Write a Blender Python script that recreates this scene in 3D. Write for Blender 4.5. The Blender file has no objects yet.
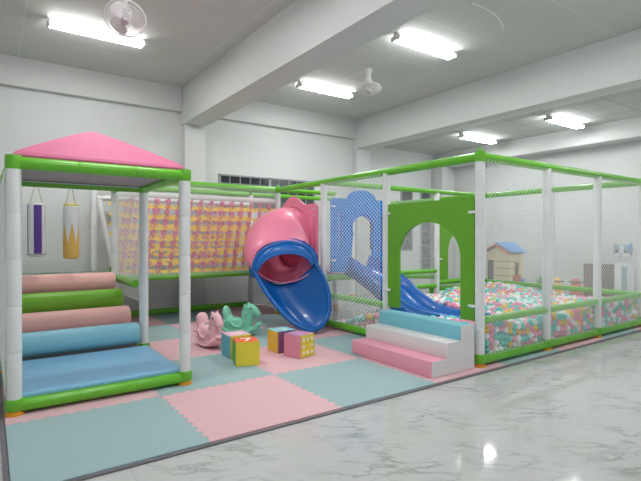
import bpy, bmesh, math, random
from mathutils import Vector, Matrix
random.seed(7)
PI = math.pi
scene = bpy.context.scene
col = scene.collection
scene.view_settings.view_transform = 'Standard'
scene.view_settings.look = 'None'
scene.view_settings.exposure = 0.0

# ------------------------------------------------------------------ materials
def srgb(r, g, b):
    def f(c):
        c /= 255.0
        return c / 12.92 if c <= 0.04045 else ((c + 0.055) / 1.055) ** 2.4
    return (f(r), f(g), f(b), 1.0)

def new_mat(name):
    m = bpy.data.materials.new(name)
    m.use_nodes = True
    nt = m.node_tree
    return m, nt, nt.nodes['Principled BSDF']

def mat(name, rgb, rough=0.5, var=0.06, scale=6.0, bump=0.0, bscale=60.0, spec=0.5, metal=0.0, coat=0.0):
    m, nt, b = new_mat(name)
    N, L = nt.nodes, nt.links
    tc = N.new('ShaderNodeTexCoord')
    no = N.new('ShaderNodeTexNoise'); no.inputs['Scale'].default_value = scale; no.inputs['Detail'].default_value = 4
    L.new(tc.outputs['Object'], no.inputs['Vector'])
    mp = N.new('ShaderNodeMapRange'); mp.inputs['To Min'].default_value = 1 - var; mp.inputs['To Max'].default_value = 1 + var
    L.new(no.outputs['Fac'], mp.inputs['Value'])
    hs = N.new('ShaderNodeHueSaturation'); hs.inputs['Color'].default_value = srgb(*rgb)
    L.new(mp.outputs['Result'], hs.inputs['Value'])
    L.new(hs.outputs['Color'], b.inputs['Base Color'])
    b.inputs['Roughness'].default_value = rough
    b.inputs['Specular IOR Level'].default_value = spec
    b.inputs['Metallic'].default_value = metal
    b.inputs['Coat Weight'].default_value = coat
    if bump:
        n2 = N.new('ShaderNodeTexNoise'); n2.inputs['Scale'].default_value = bscale; n2.inputs['Detail'].default_value = 3
        L.new(tc.outputs['Object'], n2.inputs['Vector'])
        bp = N.new('ShaderNodeBump'); bp.inputs['Strength'].default_value = bump; bp.inputs['Distance'].default_value = 0.01
        L.new(n2.outputs['Fac'], bp.inputs['Height']); L.new(bp.outputs['Normal'], b.inputs['Normal'])
    return m

def emis(name, rgb, strength):
    m, nt, b = new_mat(name)
    b.inputs['Emission Color'].default_value = srgb(*rgb)
    b.inputs['Emission Strength'].default_value = strength
    b.inputs['Base Color'].default_value = srgb(*rgb)
    return m

def grid_mat(name, rgb, line_rgb, sx, sy, ox, oy, lw, rough=0.8, var=0.04, axes=('X', 'Y'), bump=0.05):
    m = mat(name, rgb, rough, var, 1.5, bump, 120)
    nt = m.node_tree; N, L = nt.nodes, nt.links
    b = N['Principled BSDF']
    ge = N.new('ShaderNodeNewGeometry'); sp = N.new('ShaderNodeSeparateXYZ')
    L.new(ge.outputs['Position'], sp.inputs[0])
    outs = []
    for ax, s, o in ((axes[0], sx, ox), (axes[1], sy, oy)):
        if not s: continue
        a = N.new('ShaderNodeMath'); a.operation = 'SUBTRACT'; L.new(sp.outputs[ax], a.inputs[0]); a.inputs[1].default_value = o - 100 * s
        d = N.new('ShaderNodeMath'); d.operation = 'PINGPONG'; L.new(a.outputs[0], d.inputs[0]); d.inputs[1].default_value = s / 2
        c = N.new('ShaderNodeMath'); c.operation = 'LESS_THAN'; L.new(d.outputs[0], c.inputs[0]); c.inputs[1].default_value = lw / 2
        outs.append(c)
    src = outs[0].outputs[0]
    if len(outs) > 1:
        mx = N.new('ShaderNodeMath'); mx.operation = 'MAXIMUM'
        L.new(outs[0].outputs[0], mx.inputs[0]); L.new(outs[1].outputs[0], mx.inputs[1]); src = mx.outputs[0]
    old = b.inputs['Base Color'].links[0].from_socket
    mix = N.new('ShaderNodeMix'); mix.data_type = 'RGBA'
    L.new(src, mix.inputs[0]); L.new(old, mix.inputs[6]); mix.inputs[7].default_value = srgb(*line_rgb)
    L.new(mix.outputs[2], b.inputs['Base Color'])
    return m

def marble_mat():
    m = grid_mat('marble_tile', (198, 200, 199), (176, 181, 178), 0.6, 0.6, 0.1, 0.25, 0.004, rough=0.07, var=0.04, bump=0)
    nt = m.node_tree; N, L = nt.nodes, nt.links; b = N['Principled BSDF']
    old = b.inputs['Base Color'].links[0].from_socket
    tc = N.new('ShaderNodeNewGeometry')
    mpg = N.new('ShaderNodeMapping'); mpg.inputs['Scale'].default_value = (0.7, 1.9, 1)
    mp0 = N.new('ShaderNodeMapping'); mp0.inputs['Rotation'].default_value = (0, 0, math.radians(38))
    L.new(tc.outputs['Position'], mp0.inputs['Vector']); L.new(mp0.outputs[0], mpg.inputs['Vector'])
    no = N.new('ShaderNodeTexNoise'); no.inputs['Scale'].default_value = 3.0; no.inputs['Detail'].default_value = 6; no.inputs['Roughness'].default_value = 0.62
    no.inputs['Distortion'].default_value = 0.35
    L.new(mpg.outputs[0], no.inputs['Vector'])
    s = N.new('ShaderNodeMath'); s.operation = 'SUBTRACT'; L.new(no.outputs['Fac'], s.inputs[0]); s.inputs[1].default_value = 0.5
    a = N.new('ShaderNodeMath'); a.operation = 'ABSOLUTE'; L.new(s.outputs[0], a.inputs[0])
    r = N.new('ShaderNodeMapRange'); r.inputs['From Min'].default_value = 0; r.inputs['From Max'].default_value = 0.045
    r.inputs['To Min'].default_value = 1; r.inputs['To Max'].default_value = 0
    L.new(a.outputs[0], r.inputs['Value'])
    n2 = N.new('ShaderNodeTexNoise'); n2.inputs['Scale'].default_value = 2.6; L.new(tc.outputs['Position'], n2.inputs['Vector'])
    r2 = N.new('ShaderNodeMapRange'); r2.inputs['From Min'].default_value = 0.42; r2.inputs['From Max'].default_value = 0.68
    r2.inputs['To Max'].default_value = 0.85
    L.new(n2.outputs['Fac'], r2.inputs['Value'])
    mu = N.new('ShaderNodeMath'); mu.operation = 'MULTIPLY'; L.new(r.outputs[0], mu.inputs[0]); L.new(r2.outputs[0], mu.inputs[1])
    mix = N.new('ShaderNodeMix'); mix.data_type = 'RGBA'
    L.new(mu.outputs[0], mix.inputs[0]); L.new(old, mix.inputs[6]); mix.inputs[7].default_value = srgb(146, 152, 150)
    L.new(mix.outputs[2], b.inputs['Base Color'])
    return m

M = {}
M['wall'] = mat('painted_wall', (217, 220, 219), 0.75, 0.02, 0.8, 0.05, 200)
M['beam'] = mat('painted_beam', (218, 220, 219), 0.75, 0.02, 0.8, 0.05, 200)
M['ceiling'] = grid_mat('ceiling_board', (206, 207, 204), (222, 223, 221), 2.44, 1.22, 0.4, 5.5, 0.014)
M['ceiling3'] = grid_mat('ceiling_grid', (196, 199, 196), (150, 154, 151), 0.6, 0.6, 0.0, 0.1, 0.018)
M['floor'] = marble_mat()
M['green'] = mat('green_foam_sleeve', (104, 188, 40), 0.32, 0.05, 8, 0.03, 30, coat=0.15)
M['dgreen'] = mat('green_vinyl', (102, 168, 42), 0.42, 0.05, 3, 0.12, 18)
M['white'] = mat('white_foam_sleeve', (234, 236, 237), 0.45, 0.03, 8)
M['net'] = mat('white_net_cord', (246, 248, 248), 0.6, 0.0)
M['roofpink'] = mat('pink_vinyl', (204, 106, 142), 0.7, 0.04, 3, 0.15, 12)
M['grayvinyl'] = mat('grey_vinyl', (176, 160, 168), 0.6, 0.04)
M['bluemat'] = mat('blue_vinyl', (142, 198, 236), 0.4, 0.04, 3, 0.05, 60)
M['bluemat_side'] = mat('blue_vinyl_side', (96, 150, 205), 0.45, 0.04)
M['rollblue'] = mat('light_blue_vinyl', (138, 198, 216), 0.5, 0.04, 4, 0.06, 60)
M['rollpink'] = mat('salmon_vinyl', (232, 178, 172), 0.5, 0.04, 4, 0.06, 60)
M['rollgreen'] = mat('lime_vinyl', (120, 186, 48), 0.45, 0.04, 4, 0.06, 60)
M['steppink'] = mat('rose_vinyl', (240, 164, 184), 0.5, 0.03, 4, 0.05, 60)
M['stepwhite'] = mat('white_vinyl', (228, 228, 228), 0.5, 0.03, 4, 0.05, 60)
M['stepblue'] = mat('sky_vinyl', (128, 202, 218), 0.5, 0.03, 4, 0.05, 60)
M['mpink'] = mat('pink_eva_foam', (228, 186, 192), 0.85, 0.03, 20, 0.2, 300)
M['mteal'] = mat('teal_eva_foam', (160, 188, 190), 0.85, 0.03, 20, 0.2, 300)
M['edge'] = mat('dark_grey_edging', (116, 112, 118), 0.7)
M['orange'] = mat('orange_plastic', (236, 158, 40), 0.5)
M['slideblue'] = mat('blue_polyethylene', (0, 102, 186), 0.3, 0.04, 2, coat=0.2)
M['panelblue'] = mat('bright_blue_polyethylene', (0, 124, 208), 0.5, 0.05, 3, spec=0.25)
M['slidepink'] = mat('pink_polyethylene', (244, 138, 168), 0.35, 0.04, 2, coat=0.15)
M['horsepink'] = mat('pale_pink_plastic', (236, 186, 194), 0.45, 0.03)
M['horsemint'] = mat('mint_plastic', (130, 208, 178), 0.4, 0.03)
M['steel'] = mat('grey_metal', (176, 176, 178), 0.35, 0.02, metal=0.5)
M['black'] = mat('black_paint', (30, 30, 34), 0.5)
M['ballpink'] = mat('ball_pink', (246, 158, 190), 0.35)
M['ballteal'] = mat('ball_teal', (104, 212, 204), 0.35)
M['ballwhite'] = mat('ball_white', (250, 250, 250), 0.35)
M['ballyellow'] = mat('ball_yellow', (246, 206, 70), 0.35)
M['yellowstrap'] = mat('yellow_webbing', (255, 214, 66), 0.75, 0.1, 25, 0.3, 90)
M['pinkstrap'] = mat('pink_webbing', (250, 156, 196), 0.75, 0.1, 25, 0.3, 90)
M['magenta'] = mat('magenta_cord', (206, 66, 118), 0.7, 0.1, 25)
M['lamp'] = emis('fluorescent_tube', (255, 255, 255), 30.0)
M['housing'] = mat('white_enamel', (226, 228, 228), 0.4, 0.01)
M['fanwhite'] = mat('fan_white_plastic', (226, 224, 224), 0.4, 0.01)
M['glass'] = mat('dark_window_glass', (44, 48, 54), 0.15, 0.1)
M['frame'] = mat('grey_aluminium', (148, 154, 158), 0.4, 0.02)
M['bagwhite'] = mat('white_leatherette', (222, 224, 228), 0.45, 0.03)
M['purple'] = mat('purple_leatherette', (84, 52, 140), 0.45, 0.03)
M['gold'] = mat('gold_leatherette', (222, 178, 92), 0.45, 0.05)
M['strap'] = mat('cream_webbing', (222, 220, 206), 0.8)
M['cream'] = mat('cream_plastic', (226, 210, 172), 0.5, 0.04)
M['roofblue'] = mat('playhouse_blue', (76, 142, 204), 0.45, 0.04)
M['red'] = mat('red_plastic', (196, 78, 62), 0.45, 0.04)
M['yellow'] = mat('yellow_plastic', (246, 190, 74), 0.45, 0.04)
M['brown'] = mat('brown_wood', (104, 78, 66), 0.5, 0.15, 10)
M['leaf'] = mat('leaf_green', (86, 168, 62), 0.5, 0.2, 12)
M['catgrey'] = mat('cat_grey_blue', (128, 158, 172), 0.5)
M['dyellow'] = mat('dice_yellow', (232, 214, 64), 0.6, 0.03, 10, 0.1, 200)
M['dgold'] = mat('dice_gold', (232, 200, 66), 0.6, 0.03, 10, 0.1, 200)
M['dteal'] = mat('dice_teal', (108, 178, 196), 0.6, 0.03, 10, 0.1, 200)
M['dsky'] = mat('dice_sky', (132, 206, 222), 0.6, 0.03, 10, 0.1, 200)
M['dgreen2'] = mat('dice_green', (94, 166, 78), 0.6, 0.03, 10, 0.1, 200)
M['dorange'] = mat('dice_orange', (232, 108, 56), 0.6, 0.03, 10, 0.1, 200)
M['dpink'] = mat('dice_pink', (226, 150, 172), 0.6, 0.03, 10, 0.1, 200)
M['dlpink'] = mat('dice_light_pink', (238, 186, 204), 0.6, 0.03, 10, 0.1, 200)
M['dmauve'] = mat('dice_mauve', (190, 142, 184), 0.6, 0.03, 10, 0.1, 200)
M['dpurple'] = mat('dice_purple', (140, 92, 140), 0.6, 0.03, 10, 0.1, 200)
M['dwhite'] = mat('dice_white', (242, 242, 236), 0.6, 0.0)
M['deck'] = mat('grey_green_deck_mat', (120, 150, 136), 0.6, 0.05)

# ------------------------------------------------------------------ mesh helpers
class MB:
    def __init__(s):
        s.v = []; s.f = []; s.mi = []; s.mats = []
    def mid(s, m):
        if m is None: m = 'white'
        if m not in s.mats: s.mats.append(m)
        return s.mats.index(m)
    def add(s, verts, faces, m):
        o = len(s.v); k = s.mid(m)
        s.v.extend([tuple(p) for p in verts])
        for f in faces:
            s.f.append([i + o for i in f]); s.mi.append(k)
    def addbm(s, bm, m):
        bm.verts.index_update()
        s.add([v.co[:] for v in bm.verts], [[v.index for v in f.verts] for f in bm.faces], m)
        bm.free()
    def box(s, c, size, m, bevel=0.0, rz=0.0, seg=2, rot=None):
        bm = bmesh.new(); bmesh.ops.create_cube(bm, size=1)
        bmesh.ops.scale(bm, vec=size, verts=bm.verts)
        if bevel: bmesh.ops.bevel(bm, geom=bm.edges[:], offset=bevel, segments=seg, affect='EDGES', profile=0.5)
        R = rot if rot else Matrix.Rotation(rz, 4, 'Z')
        bmesh.ops.transform(bm, matrix=Matrix.Translation(c) @ R, verts=bm.verts)
        s.addbm(bm, m)
    def ell(s, c, r, m, rot=None, u=20, v=12):
        bm = bmesh.new(); bmesh.ops.create_uvsphere(bm, u_segments=u, v_segments=v, radius=1)
        bmesh.ops.scale(bm, vec=r if hasattr(r, '__len__') else (r, r, r), verts=bm.verts)
        bmesh.ops.transform(bm, matrix=Matrix.Translation(c) @ (rot if rot else Matrix()), verts=bm.verts)
        s.addbm(bm, m)
    def sweep(s, pts, radii, m, seg=12, caps=True, closed=False):
        pts = [Vector(p) for p in pts]; n = len(pts)
        if not hasattr(radii, '__len__'): radii = [radii] * n
        T = []
        for i in range(n):
            if closed: d = pts[(i + 1) % n] - pts[i - 1]
            else: d = pts[min(i + 1, n - 1)] - pts[max(i - 1, 0)]
            T.append(d.normalized() if d.length > 1e-9 else None)
        for i in range(n):
            if T[i] is None: T[i] = next((q for q in T[i:] if q is not None), next((q for q in T[:i][::-1] if q is not None), Vector((0, 0, 1))))
        ref = Vector((0, 0, 1)) if abs(T[0].z) < 0.9 else Vector((1, 0, 0))
        nrm = (ref - T[0] * ref.dot(T[0])).normalized()
        vs = []
        for i in range(n):
            nrm = (nrm - T[i] * nrm.dot(T[i])).normalized(); bn = T[i].cross(nrm)
            for k in range(seg):
                a = 2 * PI * k / seg
                vs.append(pts[i] + (nrm * math.cos(a) + bn * math.sin(a)) * radii[i])
        fs = []
        for i in range(n if closed else n - 1):
            j = (i + 1) % n
            for k in range(seg):
                l = (k + 1) % seg
                fs.append([i * seg + k, i * seg + l, j * seg + l, j * seg + k])
        if caps and not closed:
            fs.append(list(range(seg))[::-1]); fs.append([(n - 1) * seg + k for k in range(seg)])
        s.add(vs, fs, m)
    def sleeve(s, a, b, r, m, pitch=0.42, seg=14):
        a = Vector(a); b = Vector(b); L = (b - a).length; d = (b - a) / L
        n = max(1, round(L / pitch)); pts = [a]; rad = [r * 0.94]
        for i in range(n):
            t0 = L * i / n; t1 = L * (i + 1) / n
            pts += [a + d * (t0 + 0.006), a + d * (t0 + 0.012), a + d * (t1 - 0.012), a + d * (t1 - 0.006)]; rad += [r * .985, r, r, r * .985]
            if i < n - 1: pts.append(a + d * t1); rad.append(r * 0.92)
        pts.append(b); rad.append(r * 0.94)
        s.sweep(pts, rad, m, seg)
    def cyl(s, a, b, r, m, seg=16, r2=None):
        s.sweep([a, b], [r, r if r2 is None else r2], m, seg)
    def net(s, O, U, w, V, h, m='net', cw=0.056, ch=0.046, t=0.0036):
        O = Vector(O); U = Vector(U).normalized(); V = Vector(V).normalized(); W = U.cross(V)
        k = cw / ch
        for sg in (1, -1):
            x0 = -h * k if sg > 0 else 0.0
            x1 = w if sg > 0 else w + h * k
            x = x0 + cw * 0.5
            while x < x1:
                # line: px = x + sg*k*y, y in 0..h ; clip px in 0..w
                ya, yb = 0.0, h
                if sg > 0:
                    ya = max(ya, (0 - x) / k); yb = min(yb, (w - x) / k)
                else:
                    ya = max(ya, (x - w) / k); yb = min(yb, x / k)
                if yb - ya > 0.01:
                    p = O + U * (x + sg * k * ya) + V * ya; q = O + U * (x + sg * k * yb) + V * yb
                    d = (q - p).normalized(); e = d.cross(W) * t * 0.5; g = W * t * 0.5
                    s.add([p + e, p + g, p - e, p - g, q + e, q + g, q - e, q - g],
                          [[0, 1, 5, 4], [1, 2, 6, 5], [2, 3, 7, 6], [3, 0, 4, 7]], m)
                x += cw
    def plate(s, outer, holes, thick, m, fn):
        """2D outline with holes, fn(u,v,w)->3D"""
        bm = bmesh.new(); es = []
        for loop in [outer] + holes:
            vv = [bm.verts.new((p[0], p[1], 0)) for p in loop]
            for i in range(len(vv)): es.append(bm.edges.new((vv[i], vv[(i + 1) % len(vv)])))
        bmesh.ops.triangle_fill(bm, use_beauty=True, use_dissolve=False, edges=es)
        for v in bm.verts: v.co.z = -thick / 2
        r = bmesh.ops.extrude_face_region(bm, geom=bm.faces[:])
        for g in r['geom']:
            if isinstance(g, bmesh.types.BMVert): g.co.z = thick / 2
        for v in bm.verts: v.co = Vector(fn(v.co.x, v.co.y, v.co.z))
        s.addbm(bm, m)
    def grid(s, rows, m, closeu=False):
        n = len(rows); k = len(rows[0]); vs = [p for r in rows for p in r]; fs = []
        for i in range(n - 1):
            for j in range(k if closeu else k - 1):
                l = (j + 1) % k
                fs.append([i * k + j, i * k + l, (i + 1) * k + l, (i + 1) * k + j])
        s.add(vs, fs, m)
    def build(s, name, parent=None, smooth=True, loc=None, ang=35, **props):
        me = bpy.data.meshes.new(name); me.from_pydata(s.v, [], s.f)
        for m in s.mats: me.materials.append(M[m])
        me.polygons.foreach_set('material_index', s.mi)
        bm = bmesh.new(); bm.from_mesh(me); bmesh.ops.recalc_face_normals(bm, faces=bm.faces); bm.to_mesh(me); bm.free()
        if smooth:
            me.polygons.foreach_set('use_smooth', [True] * len(me.polygons))
            me.set_sharp_from_angle(angle=math.radians(ang))
        me.update()
        o = bpy.data.objects.new(name, me); col.objects.link(o)
        if parent is not None:
            o.parent = parent
            o.matrix_parent_inverse = Matrix.Translation(parent.location).inverted() if parent.type == 'EMPTY' and not parent.get('_rot') else Matrix()
        if loc is not None: o.location = loc
        for k, v in props.items(): o[k] = v
        return o

def thing(name, label, cat, loc=(0, 0, 0), group=None, rz=None):
    o = bpy.data.objects.new(name, None); col.objects.link(o)
    o.empty_display_size = 0.1; o.location = loc
    o['label'] = label; o['category'] = cat
    if group: o['group'] = group
    if rz is not None:
        o.rotation_euler = (0, 0, rz); o['_rot'] = 1
    return o
def tag(o, label, cat, group=None, kind=None):
    o['label'] = label; o['category'] = cat
    if group: o['group'] = group
    if kind: o['kind'] = kind
    return o
def struct(mb, name, **k):
    o = mb.build(name, **k); o['kind'] = 'structure'; return o
def sub(parent_obj, o):
    o.parent = parent_obj
    o.matrix_parent_inverse = Matrix()
    return o
def clamp(x, a, b): return max(a, min(b, x))
def lerp(a, b, t): return a + (b - a) * t
def interp(xs, ys, x):
    if x <= xs[0]: return ys[0]
    for i in range(len(xs) - 1):
        if x <= xs[i + 1]:
            t = (x - xs[i]) / (xs[i + 1] - xs[i]); t2 = t * t * (3 - 2 * t) * 0.4 + t * 0.6
            return lerp(ys[i], ys[i + 1], t2)
    return ys[-1]

# ------------------------------------------------------------------ room shell
YW = 9.0; ZC = 4.27; ZC3 = 3.72; XR = 10.62
b = MB(); b.box((4.6, 3.0, -0.05), (12.4, 12.4, 0.1), 'floor'); struct(b, 'floor', smooth=False)
b = MB(); b.box((3.15, 3.0, ZC + 0.05), (9.5, 12.4, 0.1), 'ceiling')
b.box((9.15, 3.0, ZC3 + 0.04), (3.3, 12.4, 0.08), 'ceiling3'); struct(b, 'ceiling', smooth=False)
b = MB(); b.box((4.6, YW + 0.1, 2.15), (12.4, 0.2, 4.4), 'wall'); struct(b, 'wall_back', smooth=False)
b = MB(); b.box((XR + 0.1, 3.0, 2.15), (0.2, 12.2, 4.4), 'wall'); struct(b, 'wall_right', smooth=False)
b = MB(); b.box((-1.5, 3.0, 2.15), (0.2, 12.2, 4.4), 'wall'); struct(b, 'wall_left_bounce', smooth=False)  # unseen wall, added to bounce light back into the room
# beams and columns
b = MB(); b.box((3.25, 2.9, 3.92), (0.43, 12.2, 0.70), 'beam', 0.008); struct(b, 'trim_1')
b = MB(); b.box((7.5, 2.9, 3.92), (0.4, 12.2, 0.70), 'beam', 0.008); struct(b, 'trim_2')
b = MB(); b.box((3.27, YW - 0.09, 1.79), (0.40, 0.18, 3.58), 'beam', 0.005); struct(b, 'trim_3')
b = MB(); b.box((7.5, YW - 0.09, 1.79), (0.40, 0.18, 3.58), 'beam', 0.005); struct(b, 'trim_4')
b = MB(); b.box((0.8, YW - 0.06, 4.04), (4.46, 0.12, 0.46), 'beam', 0.004); b.box((5.38, YW - 0.06, 4.04), (3.84, 0.12, 0.46), 'beam', 0.004); struct(b, 'trim_5')
b = MB(); b.box((10.41, 2.9, 3.54), (0.42, 12.1, 0.38), 'beam', 0.004); struct(b, 'trim_6')
b = MB(); b.box((10.36, YW - 0.2, 1.68), (0.5, 0.4, 3.36), 'beam', 0.004); struct(b, 'trim_7')
# windows (on the back wall)
def window(n, x0, x1, z0, z1, nv, nh):
    w = MB(); f = 0.035; y = YW - 0.012
    for c, sz in ((((x0 + x1) / 2, y, z1 - f / 2), (x1 - x0, 0.05, f)), (((x0 + x1) / 2, y, z0 + f / 2), (x1 - x0, 0.05, f)),
                  ((x0 + f / 2, y, (z0 + z1) / 2), (f, 0.05, z1 - z0)), ((x1 - f / 2, y, (z0 + z1) / 2), (f, 0.05, z1 - z0))):
        w.box(c, sz, 'frame', 0.003)
    o = w.build('window_%d' % n, smooth=False); o['kind'] = 'structure'
    g = MB(); g.box(((x0 + x1) / 2, y + 0.004, (z0 + z1) / 2), (x1 - x0 - 0.02, 0.01, z1 - z0 - 0.02), 'glass'); sub(o, g.build('pane', smooth=False))
    g = MB()
    for i in range(1, nv): g.box((lerp(x0, x1, i / nv), y - 0.008, (z0 + z1) / 2), (0.02, 0.02, z1 - z0 - .03), 'frame')
    for i in range(1, nh): g.box(((x0 + x1) / 2, y - 0.008, lerp(z0, z1, i / nh)), (x1 - x0 - .03, 0.016, 0.014), 'frame')
    sub(o, g.build('mullion', smooth=False))
window(1, 3.82, 4.98, 1.98, 2.70, 5, 4)
window(2, 4.98, 6.15, 1.98, 2.70, 5, 4)
window(3, 8.92, 9.36, 1.05, 2.70, 1, 5)
window(4, 9.68, 10.08, 0.46, 2.70, 1, 6)
window(5, 7.72, 8.0, 1.1, 2.2, 1, 3)

# ------------------------------------------------------------------ lights
def lamp(x, y, z, label, twin=True, e=26):
    t = thing('ceiling_light', label, 'light', (x, y, z), 'fluorescent ceiling lights')
    h = MB(); h.box((x, y, z - 0.03), (1.22, 0.10, 0.06), 'housing', 0.008)
    h.box((x - 0.60, y, z - 0.075), (0.03, 0.17, 0.06), 'housing', 0.004); h.box((x + 0.60, y, z - 0.075), (0.03, 0.17, 0.06), 'housing', 0.004)
    h.build('housing', t)
    for s in (-1, 1):
        g = MB(); g.cyl((x - 0.585, y + s * 0.06, z - 0.085), (x + 0.585, y + s * 0.06, z - 0.085), 0.017, 'lamp', 10); g.build('tube', t)
    ld = bpy.data.lights.new('tube_light', 'AREA'); ld.shape = 'RECTANGLE'; ld.size = 1.15; ld.size_y = 0.16; ld.energy = e; ld.color = (1.0, 1.0, 1.0)
    lo = bpy.data.objects.new('tube_light', ld); col.objects.link(lo); lo.location = (x, y, z - 0.115)
E1 = 30
lamp(1.25, 7.08, ZC, 'twin fluorescent ceiling light above the pink pyramid roof, beside the white fan', e=E1)
lamp(1.25, 4.2, ZC, 'twin fluorescent ceiling light nearer the camera in the left bay', e=E1)
lamp(1.25, 1.3, ZC, 'twin fluorescent ceiling light over the open floor in the left bay', e=E1)
lamp(5.27, 7.30, ZC, 'twin fluorescent ceiling light just past the big beam, left of the second fan', e=E1)
lamp(5.27, 4.80, ZC, 'twin fluorescent ceiling light in the middle bay, above and right of the second fan', e=E1)
lamp(5.27, 2.20, ZC, 'twin fluorescent ceiling light at the top edge of the photo, middle bay', e=E1)
lamp(9.15, 6.75, ZC3, 'twin fluorescent light on the tiled far ceiling, left one beyond the second beam', e=E1 * .5)
lamp(9.22, 4.80, ZC3, 'twin fluorescent light on the tiled far ceiling, right one beyond the second beam', e=E1 * .5)
lamp(9.22, 2.20, ZC3, 'twin fluorescent light on the tiled far ceiling beyond the right edge', e=E1 * .5)

w = bpy.data.worlds.new('world'); scene.world = w; w.use_nodes = True
w.node_tree.nodes['Background'].inputs[0].default_value = (0.96, 0.98, 1.0, 1)
w.node_tree.nodes['Background'].inputs[1].default_value = 0.68

# ------------------------------------------------------------------ fans
def fan(p, zc, label, tilt, R=0.215):
    x, y, z = p
    t = thing('ceiling_fan', label, 'fan', (x, y, zc), 'orbit fans on the ceiling')
    top = Vector((x, y, zc))
    m_ = MB(); m_.cyl(top, top - Vector((0, 0, 0.05)), 0.075, 'fanwhite', 20, 0.065); m_.cyl(top - Vector((0, 0, .05)), top - Vector((0, 0, 0.16)), 0.05, 'fanwhite', 16, 0.035)
    m_.build('mount', t)
    c = Vector((x, y, z)); ax = Vector(tilt).normalized()     # axis the fan blows along
    back = c - ax * 0.10
    m_ = MB(); m_.sweep([top - Vector((0, 0, 0.15)), lerp(top, back, 0.65) + Vector((0, 0, .0)), back], 0.025, 'fanwhite', 10); m_.build('arm', t)
    m_ = MB(); m_.sweep([c - ax * 0.17, c - ax * 0.15, c - ax * .05, c - ax * 0.02], [0.03, 0.065, 0.07, 0.05], 'fanwhite', 18); m_.build('motor', t)
    u = ax.orthogonal().normalized(); v = ax.cross(u)
    m_ = MB()
    def ring(r, off, th):
        m_.sweep([c + ax * off + (u * math.cos(a) + v * math.sin(a)) * r for a in [2 * PI * k / 40 for k in range(40)]], th, 'fanwhite', 5, closed=True)
    ring(R, 0.02, 0.007); ring(R * 0.33, 0.075, 0.003); ring(R * 0.66, 0.06, 0.0025); ring(R * 0.85, 0.045, 0.0025); ring(R * .6, -0.05, .003)
    for k in range(44):
        a = 2 * PI * k / 44; d = u * math.cos(a) + v * math.sin(a)
        m_.sweep([c + ax * 0.08 + d * 0.04, c + ax * 0.07 + d * R * 0.5, c + ax * 0.045 + d * R * .85, c + ax * 0.02 + d * R, c - ax * 0.03 + d * R * .85, c - ax * .06 + d * R * .4], 0.0017, 'fanwhite', 4)
    m_.build('cage', t)
    m_ = MB(); m_.sweep([c + ax * 0.03, c + ax * 0.085, c + ax * 0.095], [0.045, 0.042, 0.03], 'steel', 18); m_.build('hub_cap', t)
    for k in range(3):
        a = 2 * PI * k / 3; rows = []
        for i in range(7):
            rr = lerp(0.04, R * 0.9, i / 6); hw = 0.25 + 0.55 * math.sin(PI * (i + .7) / 7.5)
            rows.append([c + ax * (0.02 + 0.03 * s) + (u * math.cos(a + s * hw) + v * math.sin(a + s * hw)) * rr for s in (-1, -.5, 0, .5, 1)])
        g = MB(); g.grid(rows, 'fanwhite'); g.build('blade', t)
fan((1.245, 5.50, 3.83), ZC, 'white orbit fan on the ceiling in front of the left light, face tilted forward', (-.2, -.6, -.85))
fan((5.30, 6.10, 3.95), ZC, 'white orbit fan on the ceiling beyond the big beam, blowing downwards', (-.12, -.15, -1))
b = MB(); b.sweep([(4.83, 3.65, ZC - .01), (5.02, 3.635, ZC - .01), (5.19, 3.65, ZC - .012), (5.36, 3.675, ZC - .015), (5.51, 3.72, ZC - .02), (5.60, 3.75, ZC - .04), (5.66, 3.78, ZC - 0.07)], 0.007, 'housing', 6)
tag(b.build('ceiling_cable'), 'thin white cable drooping from the ceiling near the top centre light', 'cable')

# ------------------------------------------------------------------ foam mat tiles
TS = 1.13; TX = 0.10; TY = 3.04; TH = 0.018
def edge_pts(ax, i, j, seed):
    """shared jigsaw edge. ax 0: edge along x at y index j, tile column i; ax 1: along y at x index i, row j"""
    n = 22; pts = []; amp = 0.013
    sg = 1 if (i + j) % 2 else -1
    for k in range(n):
        t0 = k / n; t1 = (k + 1) / n
        a = sg * amp * (1 if k % 2 else -1)
        if k == 0 or k == n - 1: a = 0
        pts.append((t0 + (0.006 if k else 0), a)); pts.append((t1 - (0.006 if k < n - 1 else 0), a))
    pts[0] = (0, 0); pts[-1] = (1, 0)
    return pts
ROWS = ['front row', 'second row from the front', 'third row from the front', 'fourth row from the front', 'rear row']
ORD = ['first', 'second', 'third', 'fourth', 'fifth', 'sixth', 'seventh', 'eighth']
def tile(i, j, open_l, open_r, open_f, open_b, xe=None):
    x0 = TX + i * TS; y0 = TY + j * TS
    P = []
    def E(ax, ii, jj, flat, rev):
        if flat: q = [(0, 0), (1, 0)]
        else: q = edge_pts(ax, ii, jj, 0)
        L = []
        for t, a in q:
            L.append((TX + (ii + t) * TS, TY + jj * TS + a) if ax == 0 else (TX + ii * TS + a, TY + (jj + t) * TS))
        return L[::-1] if rev else L
    P += E(0, i, j, open_f, False)[:-1]
    P += E(1, i + 1, j, open_r, False)[:-1]
    P += E(0, i, j + 1, open_b, True)[:-1]
    P += E(1, i, j, open_l, True)[:-1]
    cx, cy = x0 + TS / 2, y0 + TS / 2
    P = [(cx + (p[0] - cx) * 0.9985, cy + (p[1] - cy) * 0.9985) for p in P]
    colr = 'teal' if (i + j) % 2 == 0 else 'pink'
    mb = MB(); mb.plate(P, [], TH, 'm' + colr, lambda u, v, w: (u, v, w + TH / 2 + 0.0005))
    o = mb.build('foam_mat_tile', smooth=False)
    tag(o, '%s interlocking foam mat tile, %s, %s from the left edge' % (colr, ROWS[j], ORD[i]), 'mat tile', 'foam mat tiles')
NC = 8
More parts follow.
